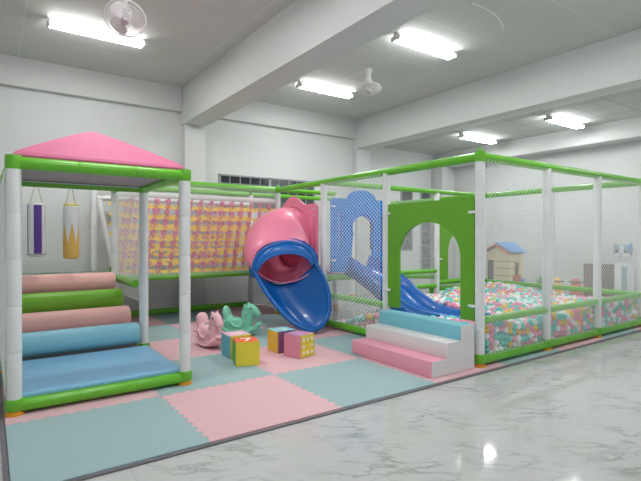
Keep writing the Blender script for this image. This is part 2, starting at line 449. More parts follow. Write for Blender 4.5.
for j in range(5):
    for i in range(NC):
        if j > 0 and i > 3: continue
        tile(i, j, i == 0, i == (NC - 1 if j == 0 else 3), j == 0, (j == 4) or (j == 0 and i > 3))
XE = TX + NC * TS
b = MB(); b.box(((TX + XE) / 2, TY - 0.018, 0.006), (XE - TX + .04, 0.03, 0.012), 'edge', 0.003); b.box((TX - 0.018, TY + 2.6, 0.006), (0.03, 5.3, 0.012), 'edge', 0.003)
tag(b.build('mat_edging'), 'dark grey edging strip around the foam mat on the marble floor', 'edging')
ZM = TH + 0.001   # top of mat

# ------------------------------------------------------------------ frame helpers
RP = 0.052; RB = 0.05
def post(parent, x, y, z0, z1, m='white', r=RP):
    b = MB(); b.sleeve((x, y, z0), (x, y, z1), r, m, 0.38, 16); return b.build('post', parent)
def beam(parent, a, bb, name='top_rail', m='green', r=RB):
    b = MB(); b.sleeve(a, bb, r, m, 0.45, 14); return b.build(name, parent)
def foot(parent, x, y, z=ZM):
    b = MB(); b.sweep([(x, y, z), (x, y, z + 0.014), (x, y, z + 0.024), (x, y, z + 0.06)], [0.066, 0.066, 0.052, 0.048], 'orange', 18)
    return b.build('foot', parent)
def boot(parent, x, y, z0, z1, r=0.066):
    b = MB(); b.sweep([(x, y, z0), (x, y, z0 + .015), (x, y, z1 - .02), (x, y, z1)], [r * .85, r, r, r * .92], 'green', 18)
    return b.build('corner_joint', parent)
def netpart(parent, *a, **k):
    b = MB(); b.net(*a, **k); return b.build('net', parent, smooth=False)

# ------------------------------------------------------------------ play tower with pyramid roof
X0, X1, Y0, Y1 = 0.165, 1.522, 4.39, 5.83
ZT = 1.99; ZB = 0.085
tw = thing('play_tower', 'white post play tower with a pink pyramid roof and green padded rails', 'play tower', ((X0 + X1) / 2, (Y0 + Y1) / 2, ZM))
for (x, y) in ((X0, Y0), (X1, Y0), (X0, Y1), (X1, Y1)):
    foot(post(tw, x, y, ZB + 0.05, ZT - 0.03), x, y); boot(tw, x, y, ZM + .034, ZB + 0.06); boot(tw, x, y, ZT - .055, ZT + .055, .06)
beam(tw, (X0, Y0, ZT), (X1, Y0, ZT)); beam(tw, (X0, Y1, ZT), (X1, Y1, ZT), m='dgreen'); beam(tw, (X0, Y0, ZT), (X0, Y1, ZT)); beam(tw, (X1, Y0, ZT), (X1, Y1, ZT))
for a, c in (((X0, Y0), (X1, Y0)), ((X0, Y1), (X1, Y1)), ((X0, Y0), (X0, Y1)), ((X1, Y0), (X1, Y1))):
    beam(tw, (a[0], a[1], ZB), (c[0], c[1], ZB), 'base_rail')
b = MB(); q = 0.045; zr = ZT + 0.045
cx, cy = (X0 + X1) / 2, (Y0 + Y1) / 2
hx, hy = (X1 - X0) / 2 - 0.0, (Y1 - Y0) / 2 - 0.0
rows = []
for (t, dz) in ((1.0, 0.0), (1.01, 0.02), (0.985, 0.045), (0.9, 0.085), (0.7, 0.165), (0.45, 0.262), (0.2, 0.355), (0.05, 0.405), (0.0, 0.415)):
    r = []
    for k in range(4):
        c0 = ((-1, -1), (1, -1), (1, 1), (-1, 1))[k]; c1 = ((-1, -1), (1, -1), (1, 1), (-1, 1))[(k + 1) % 4]
        for s_ in range(10):
            u = lerp(c0[0], c1[0], s_ / 10); v = lerp(c0[1], c1[1], s_ / 10)
            sag = 0.0 if t > .98 or t == 0 else -0.012 * math.sin(PI * s_ / 10) * t
            r.append((cx + u * hx * t, cy + v * hy * t, zr + dz + sag))
    rows.append(r)
b.grid(rows, 'roofpink', closeu=True); b.build('roof', tw, ang=14, label='pink padded pyramid roof')
b = MB(); b.box((cx, cy, ZT + 0.028), (X1 - X0 - .1, Y1 - Y0 - .1, 0.03), 'grayvinyl', .004); b.build('roof_underside', tw, label='grey underside of the roof')
b = MB(); b.cyl((X0 + .06, Y1 - 0.06, ZT - .0), (X1 - .06, Y1 - 0.06, ZT - .0), 0.006, 'bagwhite', 8); b.build('roof_cord', tw)
netpart(tw, (X0 - .058, Y0 + .05, ZB + .05), (0, 1, 0), Y1 - Y0 - .1, (0, 0, 1), ZT - ZB - .1)
# blue platform mat
b = MB(); b.box(((X0 + X1) / 2 + .0, (Y0 + 5.62) / 2 + .012, 0.142), (X1 - X0 - .03, 5.62 - Y0 - .03, 0.04), 'bluemat', 0.012)
bm_o = b.build('platform_mat'); tag(bm_o, 'flat blue vinyl mat on the base of the pink roofed tower', 'mat')
# mat support base
b = MB(); b.box(((X0 + X1) / 2, (Y0 + 5.62) / 2, 0.073), (X1 - X0 - .14, 5.62 - Y0 - .14, 0.09), 'stepwhite', 0.01); b.build('platform_board', tw)

# soft roll stair
st = thing('soft_roll_stair', 'stair of four padded rolls in blue, pink and green rising behind the blue mat', 'soft stair', (0.84, 6.3, ZM))
rolls = [(5.77, 0.285, 'rollblue', 'light blue padded roll', 1.44), (6.20, 0.43, 'rollpink', 'salmon pink padded roll above the blue one', 1.44),
         (6.60, 0.61, 'rollgreen', 'lime green padded roll', 1.44), (7.03, 0.80, 'rollpink', 'salmon pink padded roll at the top', 1.44)]
for (y, z, m_, lab, xe) in rolls:
    b = MB(); r = 0.128
    b.sweep([(0.235, y, z), (0.235, y, z), (0.245, y, z), (xe - .03, y, z), (xe - .008, y, z), (xe, y, z)], [0.05, r * .93, r, r, r * .93, r * .8], m_, 32)
    b.build('roll', st, label=lab)
b = MB()
for (y0, y1, zt) in ((5.78, 6.19, 0.33), (6.19, 6.6, 0.48), (6.6, 7.04, 0.66), (7.04, 7.2, 0.80)):
    b.box((0.845, (y0 + y1) / 2, (ZM + zt) / 2 + .01), (1.2, y1 - y0 - 0.004, zt - ZM - .02), 'grayvinyl', 0.01)
b.build('stair_core', st)

# ------------------------------------------------------------------ rope bridge / deck structure at the back
ZH = 2.275; YB = 7.5; YC = 8.58; X2 = 4.325; X3 = 5.645; X4 = 6.96; X5 = 8.42; ZD = 0.79
rb = thing('rope_bridge', 'raised rope bridge with yellow and pink webbing sides between padded posts', 'rope bridge', (2.9, 8.05, ZM))
for (x, y, zt) in ((X0, YB, 2.12), (X1 + .02, YB, ZH), (X0, YC, 2.12), (1.44, YC, ZH), (2.93, YC, ZH)):
    foot(post(rb, x, y, ZM + .06, zt), x, y)
for y, xa in ((YB, X1), (YC, 1.44)):
    beam(rb, (xa, y, ZH), (X2 - .06, y, ZH))
    beam(rb, (xa, y, ZD), (X2 - .06, y, ZD), 'deck_rail')
beam(rb, (X0, YC, ZB), (X2 - .07, YC, ZB), 'base_rail')
beam(rb, (X0, YC, ZD), (1.44, YC, ZD), 'deck_rail'); beam(rb, (X0, Y1 + .08, 2.1), (X0, YC, 2.1), r=.04); beam(rb, (X1, Y1 + .08, 2.1), (X1, YB, 2.1), r=.04)
beam(rb, (X0, 6.9, 2.10), (X1, 6.9, 2.10), r=.035)
beam(rb, (X1, Y1 + .4, ZD + .03), (X1, YB, ZD + .03), 'deck_rail')
b = MB(); b.box((0.845, 7.87, ZD + .02), (1.26, 1.36, 0.09), 'deck', .01); b.build('deck', rb, label='grey green deck mat above the rolls')
b = MB(); b.box((2.92, 8.04, ZD + .0), (2.72, 0.95, 0.05), 'grayvinyl', .01); b.build('bridge_floor', rb)
for y in (YB, YC - .12):
    beam(rb, (X1 + .06, y, 2.065), (X2 - .06, y, 2.065), 'webbing_rail', 'white', .045)
# webbing
def webbing(y, off, x0, x1, dz=0.0):
    mb = MB(); zs = [0.90 + dz + 0.168 * k for k in range(7)]
    for k, z in enumerate(zs):
        n = 90; top = []; bot = []
        for i in range(n + 1):
            x = lerp(x0, x1, i / n); wob = 0.010 * math.sin(i * 1.3 + k) + 0.006 * math.sin(i * .5 + 2 * k)
            sag = -0.03 * math.sin(PI * i / n)
            hw = 0.027 + 0.008 * math.sin(i * 1.1 + k * 2)
            top.append((x, y - .02 + 0.006 * math.sin(i * 1.1), z + wob + sag + hw)); bot.append((x, y - .03 + 0.006 * math.sin(i * 1.1), z + wob + sag - hw))
        mb.grid([top, bot], 'yellowstrap')
    nx = int((x1 - x0) / 0.18)
    for c in range(nx):
        xb = x0 + off + c * (x1 - x0 - .1) / nx
        for k in range(7):
            z0 = zs[k] + .04; z1 = z0 + .085; 
            zm = (z0 + z1) / 2; x = xb + (zm - 1.4) * .15 + .012 * math.sin(c * 2.1 + k * 1.7)
            if k == 6: z1 = z0 + .06
            w_ = .036 + .008 * math.sin(c + k)
            L = [(x - w_, y, lerp(z0, z1, q_ / 4)) for q_ in range(5)]; R_ = [(x + w_, y + .004, lerp(z0, z1, q_ / 4)) for q_ in range(5)]
            mb.grid([L, [((a[0] + e[0]) / 2, y - .018, a[2]) for a, e in zip(L, R_)], R_], 'pinkstrap')
        for s_ in (-1, 1):
            mb.sweep([(xb + (z_ - 1.4) * .15 + s_ * 0.026 * math.sin(z_ * 37.4 + c), y - 0.026, z_) for z_ in [0.84 + 1.19 * q_ / 70 for q_ in range(71)]], 0.0075, 'magenta', 5)
    o = mb.build('webbing_net', rb, smooth=False); return o
webbing(YB + .01, 0.10, X1 + .08, X2 - .08); webbing(YC - .14, 0.19, X1 + .12, X2 - .08, .07)
netpart(rb, (X1 + .05, YB - .058, ZD), (1, 0, 0), X2 - X1 - .12, (0, 0, 1), ZH - ZD, t=.0034)
netpart(rb, (X0, YC + .058, ZM + .06), (1, 0, 0), X2 - X0 - .06, (0, 0, 1), 2.2, t=.003)
netpart(rb, (X1 + .058, Y1 + .06, ZD - .2), (0, 1, 0), YB - Y1 - .1, (0, 0, 1), 1.5)
netpart(rb, (X0 - .058, Y1 + .06, ZB), (0, 1, 0), YC - Y1 - .1, (0, 0, 1), 2.0)
# leaning white bridge mouth frame
b = MB(); b.sleeve((1.45, 8.22, 2.02), (1.66, 8.22, .93), 0.042, 'white', .5); b.sleeve((1.42, 8.22, 2.04), (1.62, 8.22, 2.04), .035, 'white', .5)
b.build('mouth_frame', rb)
b = MB(); b.sleeve((1.655, 8.22, .93), (1.67, 8.22, .78), 0.05, 'dgreen', .5); b.build('joint_sleeve', rb)

# ------------------------------------------------------------------ ball pit enclosure
PY0 = 3.162; PY1 = 4.62; PY2 = 6.05
bp_ = thing('ball_pit_frame', 'large white netted ball pit enclosure with green padded rails', 'ball pit', ((X2 + X5) / 2, (PY0 + YC) / 2, ZM))
posts = [(X2, PY0), (X3, PY0), (X4, PY0), (X5, PY0), (X2, PY1), (X2, PY2), (X2, YB), (X3, PY2), (X4, PY2), (X5, PY1), (X5, PY2), (X5, YC), (X2, YC), (X3, YB), (X4, YC)]
for (x, y) in posts:
    foot(post(bp_, x, y, ZM + .06, ZH - .02), x, y)
for (x, y) in ((X2, PY0), (X3, PY0), (X4, PY0), (X5, PY0)):
    boot(bp_, x, y, ZM + .034, ZB + .07, .068)
for (x, y) in ((X2, PY0), (X5, PY0), (X2, YB), (X5, YC)):
    b = MB(); b.sweep([(x, y, ZH - .055), (x, y, ZH + .05), (x, y, ZH + .058), (x, y, ZH + .10)], [.06, .06, .025, .012], 'green', 16); b.build('corner_joint', bp_)
def chain(pts, z, name, r=RB):
    for a, c in zip(pts, pts[1:]): beam(bp_, (a[0], a[1], z), (c[0], c[1], z), name, r=r)
chain([(X2, PY0), (X3, PY0), (X4, PY0), (X5, PY0), (X5, PY1), (X5, PY2), (X5, YC)], ZH, 'top_rail')
chain([(X2, PY0), (X2, PY1), (X2, PY2), (X2, YB)], ZH, 'top_rail')
chain([(X2, PY2), (X3, PY2), (X4, PY2), (X5, PY2)], ZH, 'top_rail', .042)
chain([(X2, YB), (X3, YB)], ZH, 'top_rail', .042); chain([(X2, YC), (X4, YC), (X5, YC)], ZH, 'top_rail', .042)
chain([(X2, PY0), (X3, PY0), (X4, PY0), (X5, PY0), (X5, PY1), (X5, PY2)], 0.51, 'middle_rail', .042)
chain([(X2, PY1), (X2, PY2)], 0.51, 'middle_rail', .042)
chain([(X2, PY0), (X3, PY0), (X4, PY0), (X5, PY0), (X5, PY1), (X5, PY2)], ZB, 'base_rail')
chain([(X2, PY0), (X2, PY1), (X2, PY2), (X2, YB)], ZB, 'base_rail')
chain([(X3, PY2), (X4, PY2)], 0.50, 'middle_rail', .042); chain([(X4, PY2), (X5, PY2)], 0.56, 'middle_rail', .05)
chain([(X3, PY2), (X4, PY2)], 0.78, 'deck_rail', .042); chain([(X3, YC - .0), (X4, YC)], 0.62, 'deck_rail', .042); chain([(X3, YB), (X4, PY2 + .06)], 0.66, 'deck_rail', .04)
chain([(X2, PY2), (X3, PY2)], 0.76, 'deck_rail', .045)
chain([(X2, YB), (X2, YC)], ZD, 'deck_rail', .045)
b = MB(); b.box(((X2 + X3) / 2, (PY2 + YC) / 2 + .02, 0.83), (X3 - X2 - .1, YC - PY2 - .12, 0.05), 'grayvinyl', .01); b.build('deck', bp_)
b = MB(); b.box(((X2 + X3) / 2, PY2 - .015, 0.862), (X3 - X2 - .12, .05, 0.04), 'steppink', .008); b.build('deck_edge', bp_, label='pink padded deck edge')
netpart(bp_, (X2 + .05, PY0 - .056, ZB + .05), (1, 0, 0), X5 - X2 - .05, (0, 0, 1), ZH - ZB - .08, cw=.064, ch=.052, t=.0038)
netpart(bp_, (X2 - .058, PY1 + .05, ZB + .06), (0, 1, 0), PY2 - PY1 - .1, (0, 0, 1), ZH - ZB - .08, cw=.068, ch=.054, t=.0068)
netpart(bp_, (X5 + .056, PY0, ZB + .02), (0, 1, 0), YC - PY0, (0, 0, 1), ZH - ZB - .04)
netpart(bp_, (X2 + .05, YC + .056, ZB), (1, 0, 0), X5 - X2 - .05, (0, 0, 1), ZH - ZB)
netpart(bp_, (X3 + .05, PY2 + .052, .5), (1, 0, 0), X4 - X3 - .1, (0, 0, 1), ZH - .5)
netpart(bp_, (X2 - .0, YB + .05, ZB), (0, 1, 0), YC - YB - .1, (0, 0, 1), ZD - ZB)
b = MB(); b.box(((X4 + X5) / 2, PY2 + .12, (ZM + .46) / 2), (X5 - X4 - .15, .3, .46 - ZM), 'dgreen', .02); 
tag(b.build('foam_block'), 'green padded block at the rear of the ball pit below the far arch panel', 'foam block')

# green arch panels
def arch_panel(label, fn, w, z0, z1, a0, a1, zs, za, thick, ties, loc):
    t = thing('arch_panel', label, 'panel', loc, None)
    b = MB(); outer = [(0, z0), (a0, z0), (a0, zs)]
    cx = (a0 + a1) / 2; ra = (a1 - a0) / 2
    for k in range(1, 24):
        a = PI - PI * k / 24; outer.append((cx + ra * math.cos(a), zs + (za - zs) * math.sin(a)))
    outer += [(a1, zs), (a1, z0), (w, z0), (w, z1), (0, z1)]
    b.plate(outer, [], thick, 'dgreen', fn); b.build('padding', t, smooth=False)
    for (u, z, s_) in ties:
        g = MB(); p = Vector(fn(u, z, thick / 2 + 0.005)); q_ = Vector(fn(u + s_ * 0.10, z, thick / 2 + .012)); g.sweep([p, p, lerp(p, q_, .5), q_, q_], [.004, .016, .017, .013, .004], 'white', 10); g.build('tie', t, label='white tie strap')
    return t
# door panel: plane x = X2, u = distance from near post in +y
arch_panel('green padded entrance panel with an arch opening behind the soft steps', lambda u, z, w: (X2 - w, PY0 + 0.058 + u, z), PY1 - PY0 - .116, 0.50, 1.84, 0.18, 1.16, 1.18, 1.59, 0.05,
           ((0.06, 1.68, -1), (0.06, 0.66, -1), (PY1 - PY0 - .17, 1.72, 1), (PY1 - PY0 - .17, 0.72, 1)), (X2, (PY0 + PY1) / 2, 0.5))
arch_panel('green padded arch panel at the far rear corner of the ball pit', lambda u, z, w: (X4 + .056 + u, PY2 - w, z), X5 - X4 - .112, 0.60, 1.98, 0.24, 1.02, 1.1, 1.55, 0.05,
           ((.05, 1.0, -1), (.05, 1.7, -1)), ((X4 + X5) / 2, PY2, 0.6))

# ------------------------------------------------------------------ balls
def pit_h(x, y):
    h = 0.455 + 0.045 * math.sin(x * 2.1 + y * 1.7) + 0.03 * math.sin(x * 5.3 - y * 3.1)
    if y > 4.6 and x < 6.0:
        k = clamp((y - 4.6) / 1.3, 0, 1) * clamp((6.0 - x) / 1.0, 0, 1); h = lerp(h, 0.10, k)
    if x < 4.62 and y < 4.5: h = min(h, .44)
    return h
BR = 0.043
balls = []
def sl_bot(y): return interp([3.72, 3.9, 4.19, 4.54, 4.83, 5.2, 5.53, 6.05], [.36, .29, .25, .26, .35, .52, .66, .78], y)
d_ = BR * 2.04
ny = int((PY2 - PY0 - .14) / (d_ * 0.87)); nx = int((X5 - X2 - .14) / d_)
for iy in range(ny):
    for ix in range(nx):
        x = X2 + .09 + ix * d_ + (iy % 2) * d_ / 2; y = PY0 + .055 + iy * d_ * 0.87
        if x > X5 - .08: continue
        h = pit_h(x, y); top = h - BR
        lay = 0; z = top + random.uniform(-.012, .012)
        front = (iy < 2) or (ix < 2 and y > PY1 - .1)
        nlay = 12 if front else 2
        zz = z
        for k in range(nlay):
            if zz < ZM + BR: break
            ox = (k % 2) * d_ * .28 if k else 0; oy = (k % 2) * d_ * .18
            px = min(x + ox + random.uniform(-.004, .004), X5 - .08); py = y + (0 if iy == 0 and k == 0 else oy) + random.uniform(-.003, .003)
            if not (4.70 < px < 5.36 and py > 3.66 and zz > sl_bot(py) - .05):
                balls.append((px, py, zz, k, front))
            zz -= d_ * 0.86
cols = ['ballpink', 'ballteal', 'ballwhite', 'ballyellow']
def pick():
    r = random.random(); return 0 if r < .30 else 1 if r < .60 else 2 if r < .92 else 3
balls = [b_ + (pick(),) for b_ in balls]
def vis(b_):
    x, y, z, k, fr, c = b_
    ok = (k == 0) or (y < PY0 + .09)
    if z < 0.19 and y < PY0 + .2: ok = False
    # hidden behind the steps and the door's lower part
    if x < X2 + .12 and y < PY1 and y > PY0 + .09: ok = False
    return ok
cand = sorted([i for i, b_ in enumerate(balls) if vis(b_)], key=lambda i: balls[i][0] ** 2 + balls[i][1] ** 2)
ind = set(cand[:300])
bmi = bmesh.new(); bmesh.ops.create_icosphere(bmi, subdivisions=2, radius=BR)
iv = [v.co.copy() for v in bmi.verts]; bmi.verts.index_update(); ifc = [[v.index for v in f.verts] for f in bmi.faces]; bmi.free()
bmeshes = []
for c in cols:
    me = bpy.data.meshes.new('ball'); 
    bmh = bmesh.new(); bmesh.ops.create_icosphere(bmh, subdivisions=3, radius=BR); bmh.to_mesh(me); bmh.free()
    me.polygons.foreach_set('use_smooth', [True] * len(me.polygons)); me.materials.append(M[c]); bmeshes.append(me)
cn = ['pink', 'teal', 'white', 'yellow']
for i in sorted(ind):
    x, y, z, k, fr, c = balls[i]
    o = bpy.data.objects.new('plastic_ball', bmeshes[c]); o.location = (x, y, z); col.objects.link(o)
    tag(o, '%s plastic ball among those filling the ball pit' % cn[c], 'ball', '%s balls in the ball pit' % cn[c])
sv = []; sf = []; smi = []
for i, b_ in enumerate(balls):
    if i in ind: continue
    o_ = len(sv)
    for v in iv: sv.append((v.x + b_[0], v.y + b_[1], v.z + b_[2]))
    for f in ifc: sf.append((f[0] + o_, f[1] + o_, f[2] + o_)); smi.append(b_[5])
me = bpy.data.meshes.new('plastic_balls'); me.from_pydata(sv, [], sf)
for c in cols: me.materials.append(M[c])
me.polygons.foreach_set('material_index', smi); me.polygons.foreach_set('use_smooth', [True] * len(sf)); me.update()
o = bpy.data.objects.new('plastic_balls', me); col.objects.link(o)
tag(o, 'mass of pink, teal, white and yellow plastic balls filling the rest of the pit', 'balls', kind='stuff')

# ------------------------------------------------------------------ soft steps
ss = thing('soft_steps', 'three padded steps in pink, white and blue leading up to the green arch entrance', 'steps', (3.93, 3.78, ZM))
sx = [3.56, 3.785, 4.00, 4.215]; sy0, sy1 = 3.155, 4.40; hts = [0.18, 0.335, 0.49]
for k, m_ in enumerate(('steppink', 'stepwhite', 'stepblue')):
    b = MB(); x0, x1 = sx[k], sx[k + 1]; z0 = ZM if k == 0 else hts[k - 1] - .004
    b.box(((x0 + sx[3]) / 2, (sy0 + sy1) / 2, (z0 + hts[k]) / 2), (sx[3] - x0, sy1 - sy0, hts[k] - z0), m_, 0.012)
    b.build('step', ss, label='%s padded step' % ('pink', 'white', 'light blue')[k])
prof = [(sx[0], ZM + .004), (sx[3], ZM + .004), (sx[3], hts[2]), (sx[2], hts[2]), (sx[2], hts[1]), (sx[1], hts[1]), (sx[1], hts[0]), (sx[0], hts[0])]
for y in (sy0 - .003, sy1 + .003):
    b = MB(); b.plate(prof, [], 0.006, 'stepwhite', lambda u, v, w: (u, y + w, v)); b.build('side_panel', ss, smooth=False, label='white vinyl side')

# ------------------------------------------------------------------ wave slide in the pit
ws = thing('wave_slide', 'blue slide running down into the ball pit from a blue arched panel', 'slide', (5.03, 5.0, 0.3))
ry = [6.05, 5.88, 5.53, 5.2, 4.83, 4.54, 4.19, 3.9, 3.72]; rz_ = [1.12, 1.09, 0.95, 0.79, 0.56, 0.45, 0.42, 0.425, 0.43]
dp = [0.24, 0.23, 0.20, 0.18, 0.17, 0.15, 0.13, 0.10, 0.03]
rows = []; ys = [lerp(6.05, 3.72, i / 40) for i in range(41)]
def rint(x, xs, yv):
    xs_ = xs[::-1]; yv_ = yv[::-1]; return interp(xs_, yv_, x)
def sm(f, y): return (f(y - .1) + 2 * f(y) + f(y + .1)) / 4
for y in ys:
    zr_ = sm(lambda t: rint(t, ry, rz_), y); d = rint(y, ry, dp); r = []
    for s_ in [-1.22, -1.2, -1.1, -1.0, -.95, -.85, -.7, -.4, 0, .4, .7, .85, .95, 1.0, 1.1, 1.2, 1.22]:
        a = abs(s_); x = 5.03 + 0.235 * s_
        if a > 1.15: z = zr_ - (0.05 if a > 1.21 else 0.012)
        elif a >= 1.0: z = zr_ + (0 if a > 1.05 else -.012)
        else: z = zr_ - d * (1 - max(0, (a - .55) / .45) ** 1.6)
        r.append((x, y, z))
    rows.append(r)
b = MB(); b.grid(rows, 'slideblue')
o = b.build('chute', ws, ang=60); md = o.modifiers.new('solid', 'SOLIDIFY'); md.thickness = 0.012
for s_ in (-1, 1):
    b = MB(); r1 = []; r2 = []
    for y in ys:
        zr_ = sm(lambda t: rint(t, ry, rz_), y); r1.append((5.03 + s_ * .285, y, zr_ - .03)); r2.append((5.03 + s_ * .28, y, max(zr_ - .32, 0.1)))
    b.grid([r1, r2], 'slideblue'); o = b.build('side_skirt', ws); md = o.modifiers.new('solid', 'SOLIDIFY'); md.thickness = 0.012
out = [(4.40, .86), (5.66, .86), (5.66, 2.0), (5.60, 2.03), (5.34, 2.03)]
for k in range(1, 12):
    a = PI * k / 12; out.append((5.03 + 0.30 * math.cos(a), 2.03 + 0.15 * math.sin(a)))
out += [(4.72, 2.03), (4.46, 2.03), (4.40, 2.0)]
hole = [(4.80, 1.12)] + [(5.03 + 0.225 * math.cos(a), 1.55 + 0.21 * math.sin(a)) for a in [PI * 1.15 - PI * 1.3 * k / 20 for k in range(21)]] + [(5.26, 1.12), (5.24, .9), (4.82, .9)]
slots = [[(4.54, 1.20), (4.58, 1.20), (4.58, 1.80), (4.54, 1.80)], [(5.44, 1.20), (5.48, 1.20), (5.48, 1.80), (5.44, 1.80)]]
b = MB(); b.plate(out, [hole] + slots, 0.04, 'panelblue', lambda u, v, w: (u, PY2 - .09 - w, v)); b.build('panel', ws, smooth=False, label='blue arched back panel with narrow slots')
b = MB(); b.sweep([(5.03 + 0.24 * math.cos(a), PY2 - .12, 1.55 + 0.25 * math.sin(a)) for a in [PI * 1.15 - PI * 1.3 * k / 20 for k in range(21)]], .022, 'panelblue', 8); b.build('arch_rim', ws)
for (x, z) in ((4.45, 1.9), (4.45, 1.05), (5.6, 1.9), (5.6, 1.05)):
    g = MB(); g.sweep([(x - .06, PY2 - .13, z), (x, PY2 - .135, z)], .014, 'white', 8); g.build('tie', ws)

# ------------------------------------------------------------------ spiral slide
sp_ = thing('spiral_slide', 'pink domed slide with a flared blue scoop exit in front of the deck', 'slide', (3.8, 6.2, ZM))
pany = []
PX = X2 - .075
out = [(6.12, .88), (7.44, .88), (7.44, 1.80), (7.40, 1.85)]
for k in range(0, 17):
    u = 7.34 - k * .98 / 16; out.append((u, lerp(1.88, 1.94, k / 16) + .20 * (0.5 + 0.5 * math.cos(2 * PI * (k / 16 - .5))) ** 1.2))
out += [(6.18, 1.95), (6.12, 1.90)]
hole = [(6.80 + .30 * math.cos(2 * PI * k / 28), 1.42 + .30 * math.sin(2 * PI * k / 28)) for k in range(28)]
b = MB(); b.plate(out, [hole], 0.05, 'slidepink', lambda u, v, w: (PX - w, u, v)); b.build('panel', sp_, smooth=False, label='pink back panel with a curved top')
b = MB(); b.box((PX - .035, 6.20, 1.62), (.03, .07, .22), 'slidepink', .012); b.box((PX - .035, 7.38, 1.6), (.03, .07, .22), 'slidepink', .012)
b.ell((PX - .03, 6.19, 1.86), .018, 'white', u=10, v=8); b.build('mounting_lug', sp_)
b = MB(); b.sweep([(PX - .03, 6.80 + .585 * math.cos(2 * PI * k / 40), 1.40 + .535 * math.sin(2 * PI * k / 40)) for k in range(40)], .03, 'slidepink', 8, closed=True); b.build('flange', sp_)
# hood stations: centre, right vector (xy), half width, half height
stn = [((PX - .02, 6.80, 1.40), (0, 1), .56, .51), ((4.10, 6.79, 1.39), (0.02, 1), .55, .52), ((3.92, 6.72, 1.36), (-.25, .97), .55, .53), ((3.78, 6.60, 1.30), (-.5, .86), .55, .53),
       ((3.70, 6.45, 1.21), (-.68, .73), .54, .51), ((3.66, 6.32, 1.13), (-.80, .60), .52, .43), ((3.65, 6.20, 1.07), (-.86, .50), .50, .36), ((3.65, 6.13, 1.04), (-.86, .5), .455, .32)]
def ring(c, rv, hw, hh, n=36, tilt=0.0, lo=0):
    rv = Vector((rv[0], rv[1], 0)).normalized(); fw = Vector((-rv.y, rv.x, 0)); c = Vector(c); out = []
    for k in range(n):
        a = 2 * PI * k / n; s_ = math.sin(a)
        out.append(c + rv * hw * math.cos(a) + Vector((0, 0, 1)) * hh * s_ + fw * tilt * s_)
    return out
def catm(p, t):
    n = len(p) - 1; i = min(int(t * n), n - 1); u = t * n - i
    g = lambda k: p[clamp(k, 0, n)]
    a, b_, c, d = g(i - 1), g(i), g(i + 1), g(i + 2)
    return [0.5 * (2 * b_[q] + (c[q] - a[q]) * u + (2 * a[q] - 5 * b_[q] + 4 * c[q] - d[q]) * u * u + (3 * b_[q] - a[q] - 3 * c[q] + d[q]) * u ** 3) for q in range(len(b_))]
flat = [list(s_[0]) + list(s_[1]) + [s_[2], s_[3]] for s_ in stn]
rows = []
for i in range(29):
    q_ = catm(flat, i / 28); rows.append(ring(q_[0:3], q_[3:5], q_[5], q_[6], 40))
b = MB(); b.grid(rows, 'slidepink', closeu=True); o = b.build('hood', sp_, ang=70, label='pink domed hood'); md = o.modifiers.new('solid', 'SOLIDIFY'); md.thickness = 0.015
# trough
SL = [(3.23, 6.31, .93), (3.30, 6.13, .66), (3.40, 5.97, .44), (3.54, 5.79, .22), (3.66, 5.66, .12), (3.76, 5.585, .08)]
SF = [(3.69, 6.25, .69), (3.74, 6.10, .45), (3.78, 5.96, .28), (3.81, 5.80, .13), (3.83, 5.68, .065), (3.82, 5.59, .05)]
SR = [(4.03, 5.86, 1.02), (4.10, 5.74, .80), (4.13, 5.66, .58), (4.10, 5.60, .34), (4.00, 5.575, .17), (3.88, 5.575, .09)]
rows = []
NT = 24
LL = []; RR = []
for i in range(NT + 1):
    t = i / NT; L_ = Vector(catm(SL, t)); F_ = Vector(catm(SF, t)); R_ = Vector(catm(SR, t)); C_ = F_ * 2 - (L_ + R_) / 2
    LL.append(L_); RR.append(R_); r = []
    for k in range(25):
        s_ = k / 24; s2 = 0.5 - 0.5 * math.cos(PI * s_); s2 = lerp(s_, s2, .45)
        r.append(L_ * (1 - s2) ** 2 + C_ * 2 * s2 * (1 - s2) + R_ * s2 * s2)
    rows.append(r)
b = MB(); b.grid(rows, 'slideblue'); o = b.build('chute', sp_, ang=70, label='glossy blue scoop chute'); md = o.modifiers.new('solid', 'SOLIDIFY'); md.thickness = 0.02; md.offset = 0
# arch over the mouth joining the rims
A0 = LL[0]; A1 = RR[0]; mid = (A0 + A1) / 2
arch = []
for k in range(1, 30):
    a = PI - PI * k / 30
    arch.append(mid + (A1 - A0) / 2 * math.cos(a) + Vector((-.03, -.03, 0.355)) * math.sin(a))
b = MB(); b.sweep(LL[::-1][:-1] + [A0] + arch + [A1] + RR[1:], 0.034, 'slideblue', 12, closed=True); b.build('rim', sp_, label='thick rolled blue rim')
# visor between the collar and the rim
rows = []
for t in [i / 8 for i in range(9)]:
    r = []
    for k in range(0, 37):
        a = PI - PI * k / 36
        e = (A1 - A0) / 2 * lerp(1.0, .84, t) * math.cos(a); z = lerp(.355, .215, t) + .03 * math.sin(t * PI)
        r.append(mid + e + Vector((-.03, -.03, z)) * math.sin(a) + Vector((-.04, -.08, -.02)) * math.sin(t * PI / 2))
    rows.append(r)
b = MB(); b.grid(rows, 'slideblue'); b.sweep(rows[-1], .014, 'slideblue', 8); b.build('visor', sp_, ang=70, label='blue visor over the mouth')
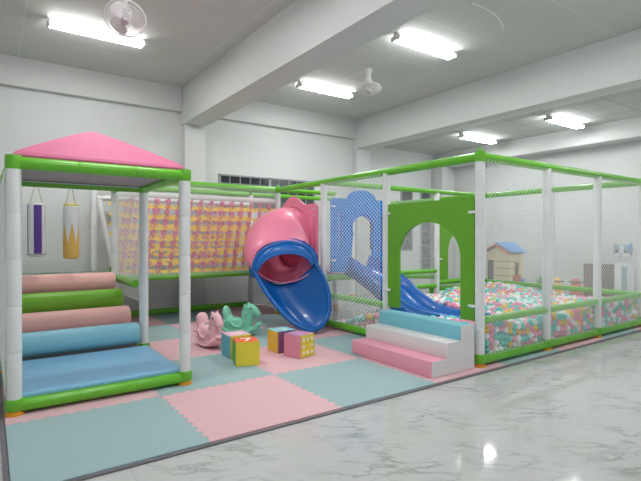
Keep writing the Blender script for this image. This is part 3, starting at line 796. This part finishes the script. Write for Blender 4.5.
# collar band
rows = []
for off, sc in ((0.17, 1.05), (.165, 1.12), (.13, 1.13), (.12, 1.06), (0.05, 1.05), (-.02, 1.0)):
    dv = Vector((.45, .87, .10)).normalized() * off; r = []
    for k in range(0, 37):
        a = PI * 1.12 - PI * 1.24 * k / 36
        p = mid + (A1 - A0) / 2 * sc * 1.02 * math.cos(a) + Vector((-.03, -.03, 0.36)) * sc * math.sin(a) + dv
        r.append(p)
    rows.append(r)
b = MB(); b.grid(rows, 'slideblue'); o = b.build('collar', sp_, ang=60, label='blue bolted collar'); md = o.modifiers.new('solid', 'SOLIDIFY'); md.thickness = 0.015
for k in (5, 12, 24, 31):
    p = (rows[0][k] + rows[2][k]) / 2 + Vector((-.01, -.02, 0.018)); g = MB(); g.ell(p, .012, 'black', u=8, v=6); g.build('bolt', sp_)

# ------------------------------------------------------------------ soft dice cubes
SEGS = {'7': 'abc', '5': 'afgcd'}
def dice(cx, cy, s, rz, cols_, label, faces=None):
    """cols: order -x,+x,-y,+y,-z,+z"""
    t = thing('soft_dice', label, 'soft cube', (cx, cy, ZM), 'soft cubes on the mat', rz=rz)
    bm = bmesh.new(); bmesh.ops.create_cube(bm, size=s); bmesh.ops.bevel(bm, geom=bm.edges[:], offset=.008, segments=2, affect='EDGES')
    bmesh.ops.translate(bm, vec=(0, 0, s / 2), verts=bm.verts); bm.normal_update(); bm.verts.index_update()
    b = MB()
    vs = [v.co[:] for v in bm.verts]
    ax = [Vector((-1, 0, 0)), Vector((1, 0, 0)), Vector((0, -1, 0)), Vector((0, 1, 0)), Vector((0, 0, -1)), Vector((0, 0, 1))]
    groups = {}
    for f in bm.faces:
        k = max(range(6), key=lambda i: f.normal.dot(ax[i])); groups.setdefault(k, []).append([v.index for v in f.verts])
    b.v = list(vs)
    for k, fs in groups.items():
        mi = b.mid(cols_[k])
        for f in fs: b.f.append(f); b.mi.append(mi)
    bm.free(); b.build('cube_body', t)
    for (face, kind) in (faces or []):
        g = MB(); h = s / 2 + .0008
        def P(u, v, w=0):
            return {0: (-h - w, -u, v + s / 2), 1: (h + w, u, v + s / 2), 2: (u, -h - w, v + s / 2), 3: (-u, h + w, v + s / 2), 5: (u, v, s + .0008 + w)}[face]
        if kind.startswith('dots'):
            n = int(kind[4:]); pos = {8: [(-1, -1), (0, -1), (1, -1), (-1, 0), (1, 0), (-1, 1), (0, 1), (1, 1)], 4: [(-1, -1), (1, -1), (-1, 1), (1, 1)], 2: [(-1, 1), (1, -1)]}[n]
            for (a, c) in pos:
                pts = [P(a * s * .29 + s * .085 * math.cos(2 * PI * k / 20), c * s * .29 + s * .085 * math.sin(2 * PI * k / 20)) for k in range(20)]
                g.add(pts, [list(range(20))], 'dwhite')
        else:
            if kind == '7': polys = [[(-.22, .28), (.22, .28), (.22, .17), (-.22, .17)], [(.10, .17), (.22, .17), (.02, -.28), (-.11, -.28)]]
            else: polys = [[(-.2, .26), (.2, .26), (.2, .17), (-.2, .17)], [(-.2, .17), (-.1, .17), (-.1, -.02), (-.2, -.02)], [(-.2, .06), (.2, .06), (.2, -.04), (-.2, -.04)], [(.1, -.04), (.2, -.04), (.2, -.26), (.1, -.26)], [(-.2, -.18), (.1, -.18), (.1, -.27), (-.2, -.27)]]
            for pl in polys: g.add([P(a * s, c * s) for a, c in pl], [list(range(len(pl)))], 'dwhite')
        g.build('marking', t, smooth=False)
    return t
S = 0.262
def corner(cx, cy, rz, s):   # centre from front-left corner
    c, n = math.cos(rz), math.sin(rz); return (cx + (c - n) * s / 2, cy + (n + c) * s / 2)
x, y = corner(2.16, 4.64, math.radians(-17), S)
dice(x, y, S, math.radians(-17), ['dgreen2', 'dpink', 'dyellow', 'dteal', 'dwhite', 'dorange'], 'soft cube with yellow front and orange top with a white 7, nearest the camera', [(5, '7')])
x, y = corner(2.25, 4.95, 0, S)
dice(x, y + .02, S, 0, ['dteal', 'dorange', 'dyellow', 'dpink', 'dwhite', 'dlpink'], 'soft cube with teal side and pale pink top, behind the orange topped cube', [(5, '5')])
x, y = corner(2.82, 4.875, 0, S)
dice(x, y + .01, S, 0, ['dgold', 'dgreen2', 'dpurple', 'dorange', 'dwhite', 'dsky'], 'soft cube with golden yellow side and sky blue top, beside the mint rocking horse end', [(5, '5')])
rz = math.radians(18); x, y = corner(2.91, 4.52, rz, S)
dice(x, y, S, rz, ['dpink', 'dgreen2', 'dyellow', 'dorange', 'dwhite', 'dmauve'], 'soft cube with pink side, mauve top and a yellow face of white dots', [(2, 'dots8')])

# ------------------------------------------------------------------ rocking horses
def horse(x, y, rz, m_, label):
    t = thing('rocking_horse', label, 'rocking toy', (x, y, ZM), 'rocking horses on the mat', rz=rz)
    b = MB()
    # rocker shell: boat shaped
    for i in range(15):
        u = -1 + 2 * i / 14; X = u * 0.29; z = 0.035 + 0.13 * abs(u) ** 2.4
        b.ell((X, 0, z), (0.05, 0.125 * (1 - .35 * abs(u) ** 2), 0.030), m_, u=16, v=8)
    for (c, r) in (((0, 0, .07), (.24, .105, .05)), ((-0.02, 0, .13), (.19, .095, .10)), ((-.04, 0, .18), (.13, .09, .08)), ((.10, 0, .17), (.09, .08, .12)), ((-.15, 0, .18), (.08, .1, .12)),
                   ((-.18, 0, .28), (.055, .088, .10)), ((-.20, 0, .345), (.05, .082, .07)), ((.12, 0, .26), (.082, .066, .10)), ((.145, 0, .33), (.078, .062, .08)), ((.165, 0, .39), (.082, .064, .064)),
                   ((.21, 0, .37), (.066, .056, .055)), ((.25, 0, .335), (.052, .05, .052)), ((.27, 0, .31), (.044, .048, .044)),
                   ((.085, 0, .38), (.03, .024, .07)), ((.06, 0, .30), (.03, .02, .07)), ((.21, 0, .10), (.09, .1, .035))):
        b.ell(c, r, m_)
    for s_ in (-1, 1):
        b.ell((.135, s_ * .036, .45), (.018, .014, .022), m_, u=10, v=8)
        b.sweep([(-.12, s_ * .105, .22), (-.04, s_ * .105, .14), (.05, s_ * .10, .13), (.11, s_ * .085, .22)], .012, m_, 8)
    o = b.build('body', t); md = o.modifiers.new('r', 'REMESH'); md.mode = 'VOXEL'; md.voxel_size = 0.0075; md.use_smooth_shade = True
    md = o.modifiers.new('s', 'SMOOTH'); md.iterations = 4
    g = MB(); g.cyl((.13, -.13, .325), (.13, .13, .325), .010, 'steel', 10); g.build('handle', t)
    for s_ in (-1, 1):
        g = MB(); g.ell((.195, s_ * .060, .39), (.012, .008, .014), 'black', u=12, v=8); g.build('eye', t)
    return t
horse(2.30, 5.72, math.radians(-84), 'horsepink', 'pale pink plastic rocking horse turned towards the camera')
horse(2.92, 6.15, math.radians(-46), 'horsemint', 'mint green plastic rocking horse in profile beside the pink one')

# ------------------------------------------------------------------ punching bags
def bag(x, y, zb, zt, r, kind, label):
    t = thing('punching_bag', label, 'punching bag', (x, y, zb), 'punching bags hanging behind the tower')
    n = 48; b = MB()
    prof = [(0.0, zb), (r * .75, zb), (r * .96, zb + .015), (r, zb + .04)]
    bot = [[(x + q[0] * math.cos(2 * PI * k / n), y + q[0] * math.sin(2 * PI * k / n), q[1]) for k in range(n)] for q in prof]
    prof2 = [(r, zt - .03), (r * .97, zt - .008), (r * .8, zt), (0, zt)]
    top = [[(x + q[0] * math.cos(2 * PI * k / n), y + q[0] * math.sin(2 * PI * k / n), q[1]) for k in range(n)] for q in prof2]
    if kind == 'stripe':
        b.grid(bot, 'bagwhite', True); b.grid(top, 'bagwhite', True)
        view = math.atan2(-y, -x)
        for k in range(n):
            a = (2 * PI * (k + .5) / n - view - .12 + PI) % (2 * PI) - PI
            m_ = 'purple' if abs(a) < .44 or abs(abs(a) - 1.42) < .14 else 'bagwhite'
            b.add([bot[-1][k], bot[-1][(k + 1) % n], top[0][(k + 1) % n], top[0][k]], [[0, 1, 2, 3]], m_)
        g2 = MB(); g2.sweep([(x + (r + .002) * math.cos(2 * PI * k / n), y + (r + .002) * math.sin(2 * PI * k / n), zb + .03) for k in range(n)], .003, 'black', 6, closed=True); g2.build('trim_band', t)
    else:
        mid_ = []
        for k in range(n):
            ph = (k / n * 6) % 1.0; tri = 1 - abs(2 * ph - 1); mid_.append((x + r * math.cos(2 * PI * k / n), y + r * math.sin(2 * PI * k / n), zb + .20 + .27 * tri))
        b.grid(bot + [mid_], 'gold', True); b.grid([mid_] + top, 'bagwhite', True)
    b.build('bag_body', t)
    zbm = 2.08
    g = MB()
    for s_ in (-1, 1):
        for f_ in (-1, 1):
            g.sweep([(x + s_ * r * .72, y + f_ * r * .5, zt - .03), (x + s_ * .012, y, zbm)], .008, 'strap', 6)
    g.build('hanging_strap', t)
    if kind != 'stripe':
        g = MB()
        for k in range(12):
            a = 2 * PI * k / 12; g.ell((x + r * .75 * math.cos(a), y + r * .75 * math.sin(a), zt + .012), (.018, .018, .014), 'dyellow', u=8, v=6)
        g.build('fringe', t)
bag(.50, 6.9, 1.165, 1.84, .100, 'stripe', 'white punching bag with purple vertical stripes, left of the two')
bag(.885, 6.9, 1.13, 1.815, .094, 'zig', 'gold and white zigzag punching bag, right of the two')

# ------------------------------------------------------------------ playhouse and toys beyond the pit
ph = thing('playhouse', 'plastic playhouse with blue roof and cream walls standing beyond the ball pit', 'playhouse', (9.22, 6.15, 0))
def wallp(pts, holes, fn): 
    b = MB(); b.plate(pts, holes, .03, 'cream', fn); return b.build('wall', ph, smooth=False)
hx0, hx1, hy0, hy1, hz = 9.00, 9.46, 5.84, 6.42, 1.06
# front wall faces -y ; side wall faces -x with gable
HW = hx1 - hx0; HL = hy1 - hy0
wallp([(hx0, 0), (hx1, 0), (hx1, hz), (hx0, hz)], [[(hx0 + .16, .35), (hx0 + .32, .35), (hx0 + .32, .88), (hx0 + .16, .88)]], lambda u, v, w_: (u, hy0 + w_, v))
wallp([(hx0, 0), (hx1, 0), (hx1, hz), (hx0, hz)], [], lambda u, v, w_: (u, hy1 + w_, v))
gab = [(hy0, 0), (hy1, 0), (hy1, hz), ((hy0 + hy1) / 2, hz + .18), (hy0, hz)]
wallp(gab, [[(hy1 - .20, .40), (hy1 - .04, .40), (hy1 - .04, .92), (hy1 - .20, .92)]], lambda u, v, w_: (hx0 + w_, u, v))
wallp(gab, [], lambda u, v, w_: (hx1 + w_, u, v))
b = MB()
for k in range(1, 7):
    b.box((hx0 + .08, hy0 - .018, k * .15), (.15, .008, .012), 'brown'); b.box((hx0 - .018, hy0 + .17, k * .15), (.008, .33, .012), 'brown')
b.build('log_groove', ph, smooth=False)
b = MB(); b.box((hx0 + .24, hy0 + .03, .6), (.18, .01, .6), 'black'); b.box((hx0 + .03, hy1 - .12, .66), (.01, .18, .56), 'black'); b.build('opening_shade', ph, smooth=False)  # black sheets stand in for the shade inside the playhouse openings
b = MB(); b.box((hx0 + .20, hy0 - .045, .31), (.24, .05, .60), 'red', .02); b.build('door', ph, label='red lower door')
b = MB(); b.box((hx0 + .38, hy0 - .05, .27), (.11, .09, .52), 'roofblue', .02); b.build('corner_post', ph, label='blue corner piece')
ym = (hy0 + hy1) / 2; rt = hz + .23
for s_ in (-1, 1):
    ye = ym + s_ * .36; ze = hz + .02; rows = []
    for i in range(13):
        t = i / 12; z = lerp(rt, ze, t) + (.010 if i % 2 else 0); yy = lerp(ym, ye, t); rows.append([(hx0 - .07, yy, z), (hx1 + .07, yy, z)])
    b = MB(); b.grid(rows, 'roofblue'); o = b.build('roof_side', ph, smooth=False, label='blue roof slope'); md = o.modifiers.new('s', 'SOLIDIFY'); md.thickness = .025
b = MB()
b.sweep([(hx0 - .08, ym - .36, hz - .0), (hx0 - .08, ym, rt - .03), (hx0 - .08, ym + .36, hz - .0)], .025, 'red', 8); b.build('gable_trim', ph, label='red gable trim')

def shrub(x, y, h, w_, n, label, name='artificial_plant'):
    t = thing(name, label, 'plant', (x, y, 0)); b = MB()
    b.sweep([(x, y, 0), (x, y, .01), (x, y, .14), (x, y, .145)], [.06, .065, .085, .07], 'red', 16); b.build('pot', t)
    b = MB()
    for i in range(n):
        a = random.uniform(0, 2 * PI); e = random.uniform(.15, 1.3); L = random.uniform(.5, 1) * w_; zb = random.uniform(.12, h * .75)
        d = Vector((math.cos(a) * math.cos(e), math.sin(a) * math.cos(e), math.sin(e))); s_ = d.cross(Vector((0, 0, 1))).normalized() * L * .22
        p = Vector((x, y, zb)) + Vector((d.x, d.y, 0)) * L * .3; 
        b.add([p, p + d * L * .5 + s_, p + d * L, p + d * L * .5 - s_], [[0, 1, 2, 3]], 'leaf')
    b.build('foliage', t, smooth=False)
    b = MB(); b.sweep([(x, y, .1), (x + .01, y, h * .8)], .012, 'brown', 6); b.build('stem', t)
shrub(8.78, 6.52, .78, .17, 200, 'leafy green plant in a pot at the left side of the playhouse')
shrub(9.5, 5.42, .68, .17, 160, 'leafy green plant in a pot right of the playhouse')
def ride(x, y, rz, m_, label, wcol):
    t = thing('ride_on_toy', label, 'toy', (x, y, 0.03), 'ride on toys beyond the ball pit', rz=rz)
    b = MB(); b.box((0, 0, .25), (.5, .24, .16), m_, .05, seg=4); b.box((-.12, 0, .38), (.2, .2, .16), m_, .05, seg=4); b.ell((.19, 0, .40), (.1, .1, .15), m_); b.ell((.22, 0, .50), (.07, .075, .07), m_); b.build('body', t)
    for (a, c) in ((-.16, -.13), (-.16, .13), (.16, -.13), (.16, .13)):
        g = MB(); g.sweep([(a, c - .025, .1), (a, c - .02, .1), (a, c + .02, .1), (a, c + .025, .1)], [.08, .1, .1, .08], wcol, 18); g.build('wheel', t)
    g = MB(); g.cyl((.1, -.14, .5), (.1, .14, .5), .014, 'black', 8); g.build('handle', t)
ride(9.25, 4.98, math.radians(28), 'yellow', 'yellow plastic ride-on toy beyond the far side of the ball pit', 'brown')
ride(9.40, 4.66, math.radians(28), 'red', 'red plastic ride-on toy next to the yellow one', 'black')
# brown cabinet
t = thing('cabinet', 'dark brown low cabinet against the right wall beyond the pit', 'cabinet', (10.3, 4.68, 0))
b = MB(); b.box((10.38, 4.68, .43), (.36, .46, .82), 'brown', .008); b.box((10.38, 4.68, .85), (.38, .48, .025), 'brown', .004); b.build('carcass', t)
for s_ in (-1, 1):
    b = MB(); b.box((10.192, 4.68 + s_ * .112, .43), (.015, .215, .74), 'brown', .004); d = b.build('door', t)
    g = MB(); g.box((10.178, 4.68 + s_ * .03, .5), (.014, .012, .09), 'steel', .003); sub(d, g.build('handle'))
# cat display
t = thing('cat_face_stand', 'white pedestal topped with a grey and white cat face beyond the netting', 'display stand', (10.3, 4.22, 0))
fx, fy, fz = 10.2, 4.16, 1.12; R_ = Matrix.Rotation(math.radians(20), 4, 'Z')
b = MB(); b.box((fx + .05, fy, .45), (.26, .26, .88), 'bagwhite', .02); b.build('pedestal', t)
b = MB(); b.box((fx - .085, fy - .06, .55), (.012, .10, .6), 'catgrey', .004); b.build('side_stripe', t, label='blue grey stripe')
b = MB(); b.ell((fx, fy, fz), (.07, .17, .15), 'catgrey'); b.build('head', t)
b = MB(); b.ell((fx - .03, fy, fz - .06), (.06, .15, .09), 'bagwhite'); b.ell((fx - .035, fy, fz + .04), (.045, .05, .10), 'bagwhite'); b.build('muzzle', t, label='white muzzle and blaze')
for s_ in (-1, 1):
    b = MB(); b.sweep([(fx, fy + s_ * .12, fz + .08), (fx, fy + s_ * .14, fz + .17)], [.065, .02], 'catgrey' if s_ > 0 else 'roofblue', 10); b.build('ear', t)
    b = MB(); b.ell((fx - .082, fy + s_ * .085, fz + .01), (.015, .026, .028), 'black', u=12, v=8); b.build('eye', t)
b = MB(); b.ell((fx - .095, fy, fz - .025), (.014, .022, .014), 'brown', u=10, v=6); b.ell((fx - .09, fy, fz - .075), (.01, .02, .012), 'brown', u=10, v=6); b.build('nose', t)

# ------------------------------------------------------------------ camera
cam = bpy.data.cameras.new('camera'); co = bpy.data.objects.new('camera', cam); col.objects.link(co)
F = 472.0; cam.sensor_width = 36; cam.lens = F * 36 / 641; cam.clip_start = .05
a = math.atan2(670, 472); yaw = a      # direction of view measured from +x
fw = Vector((math.cos(yaw), math.sin(yaw), -2.5 / F))
co.location = (0, 0, 1.4)
co.rotation_euler = fw.to_track_quat('-Z', 'Y').to_euler()
scene.camera = co
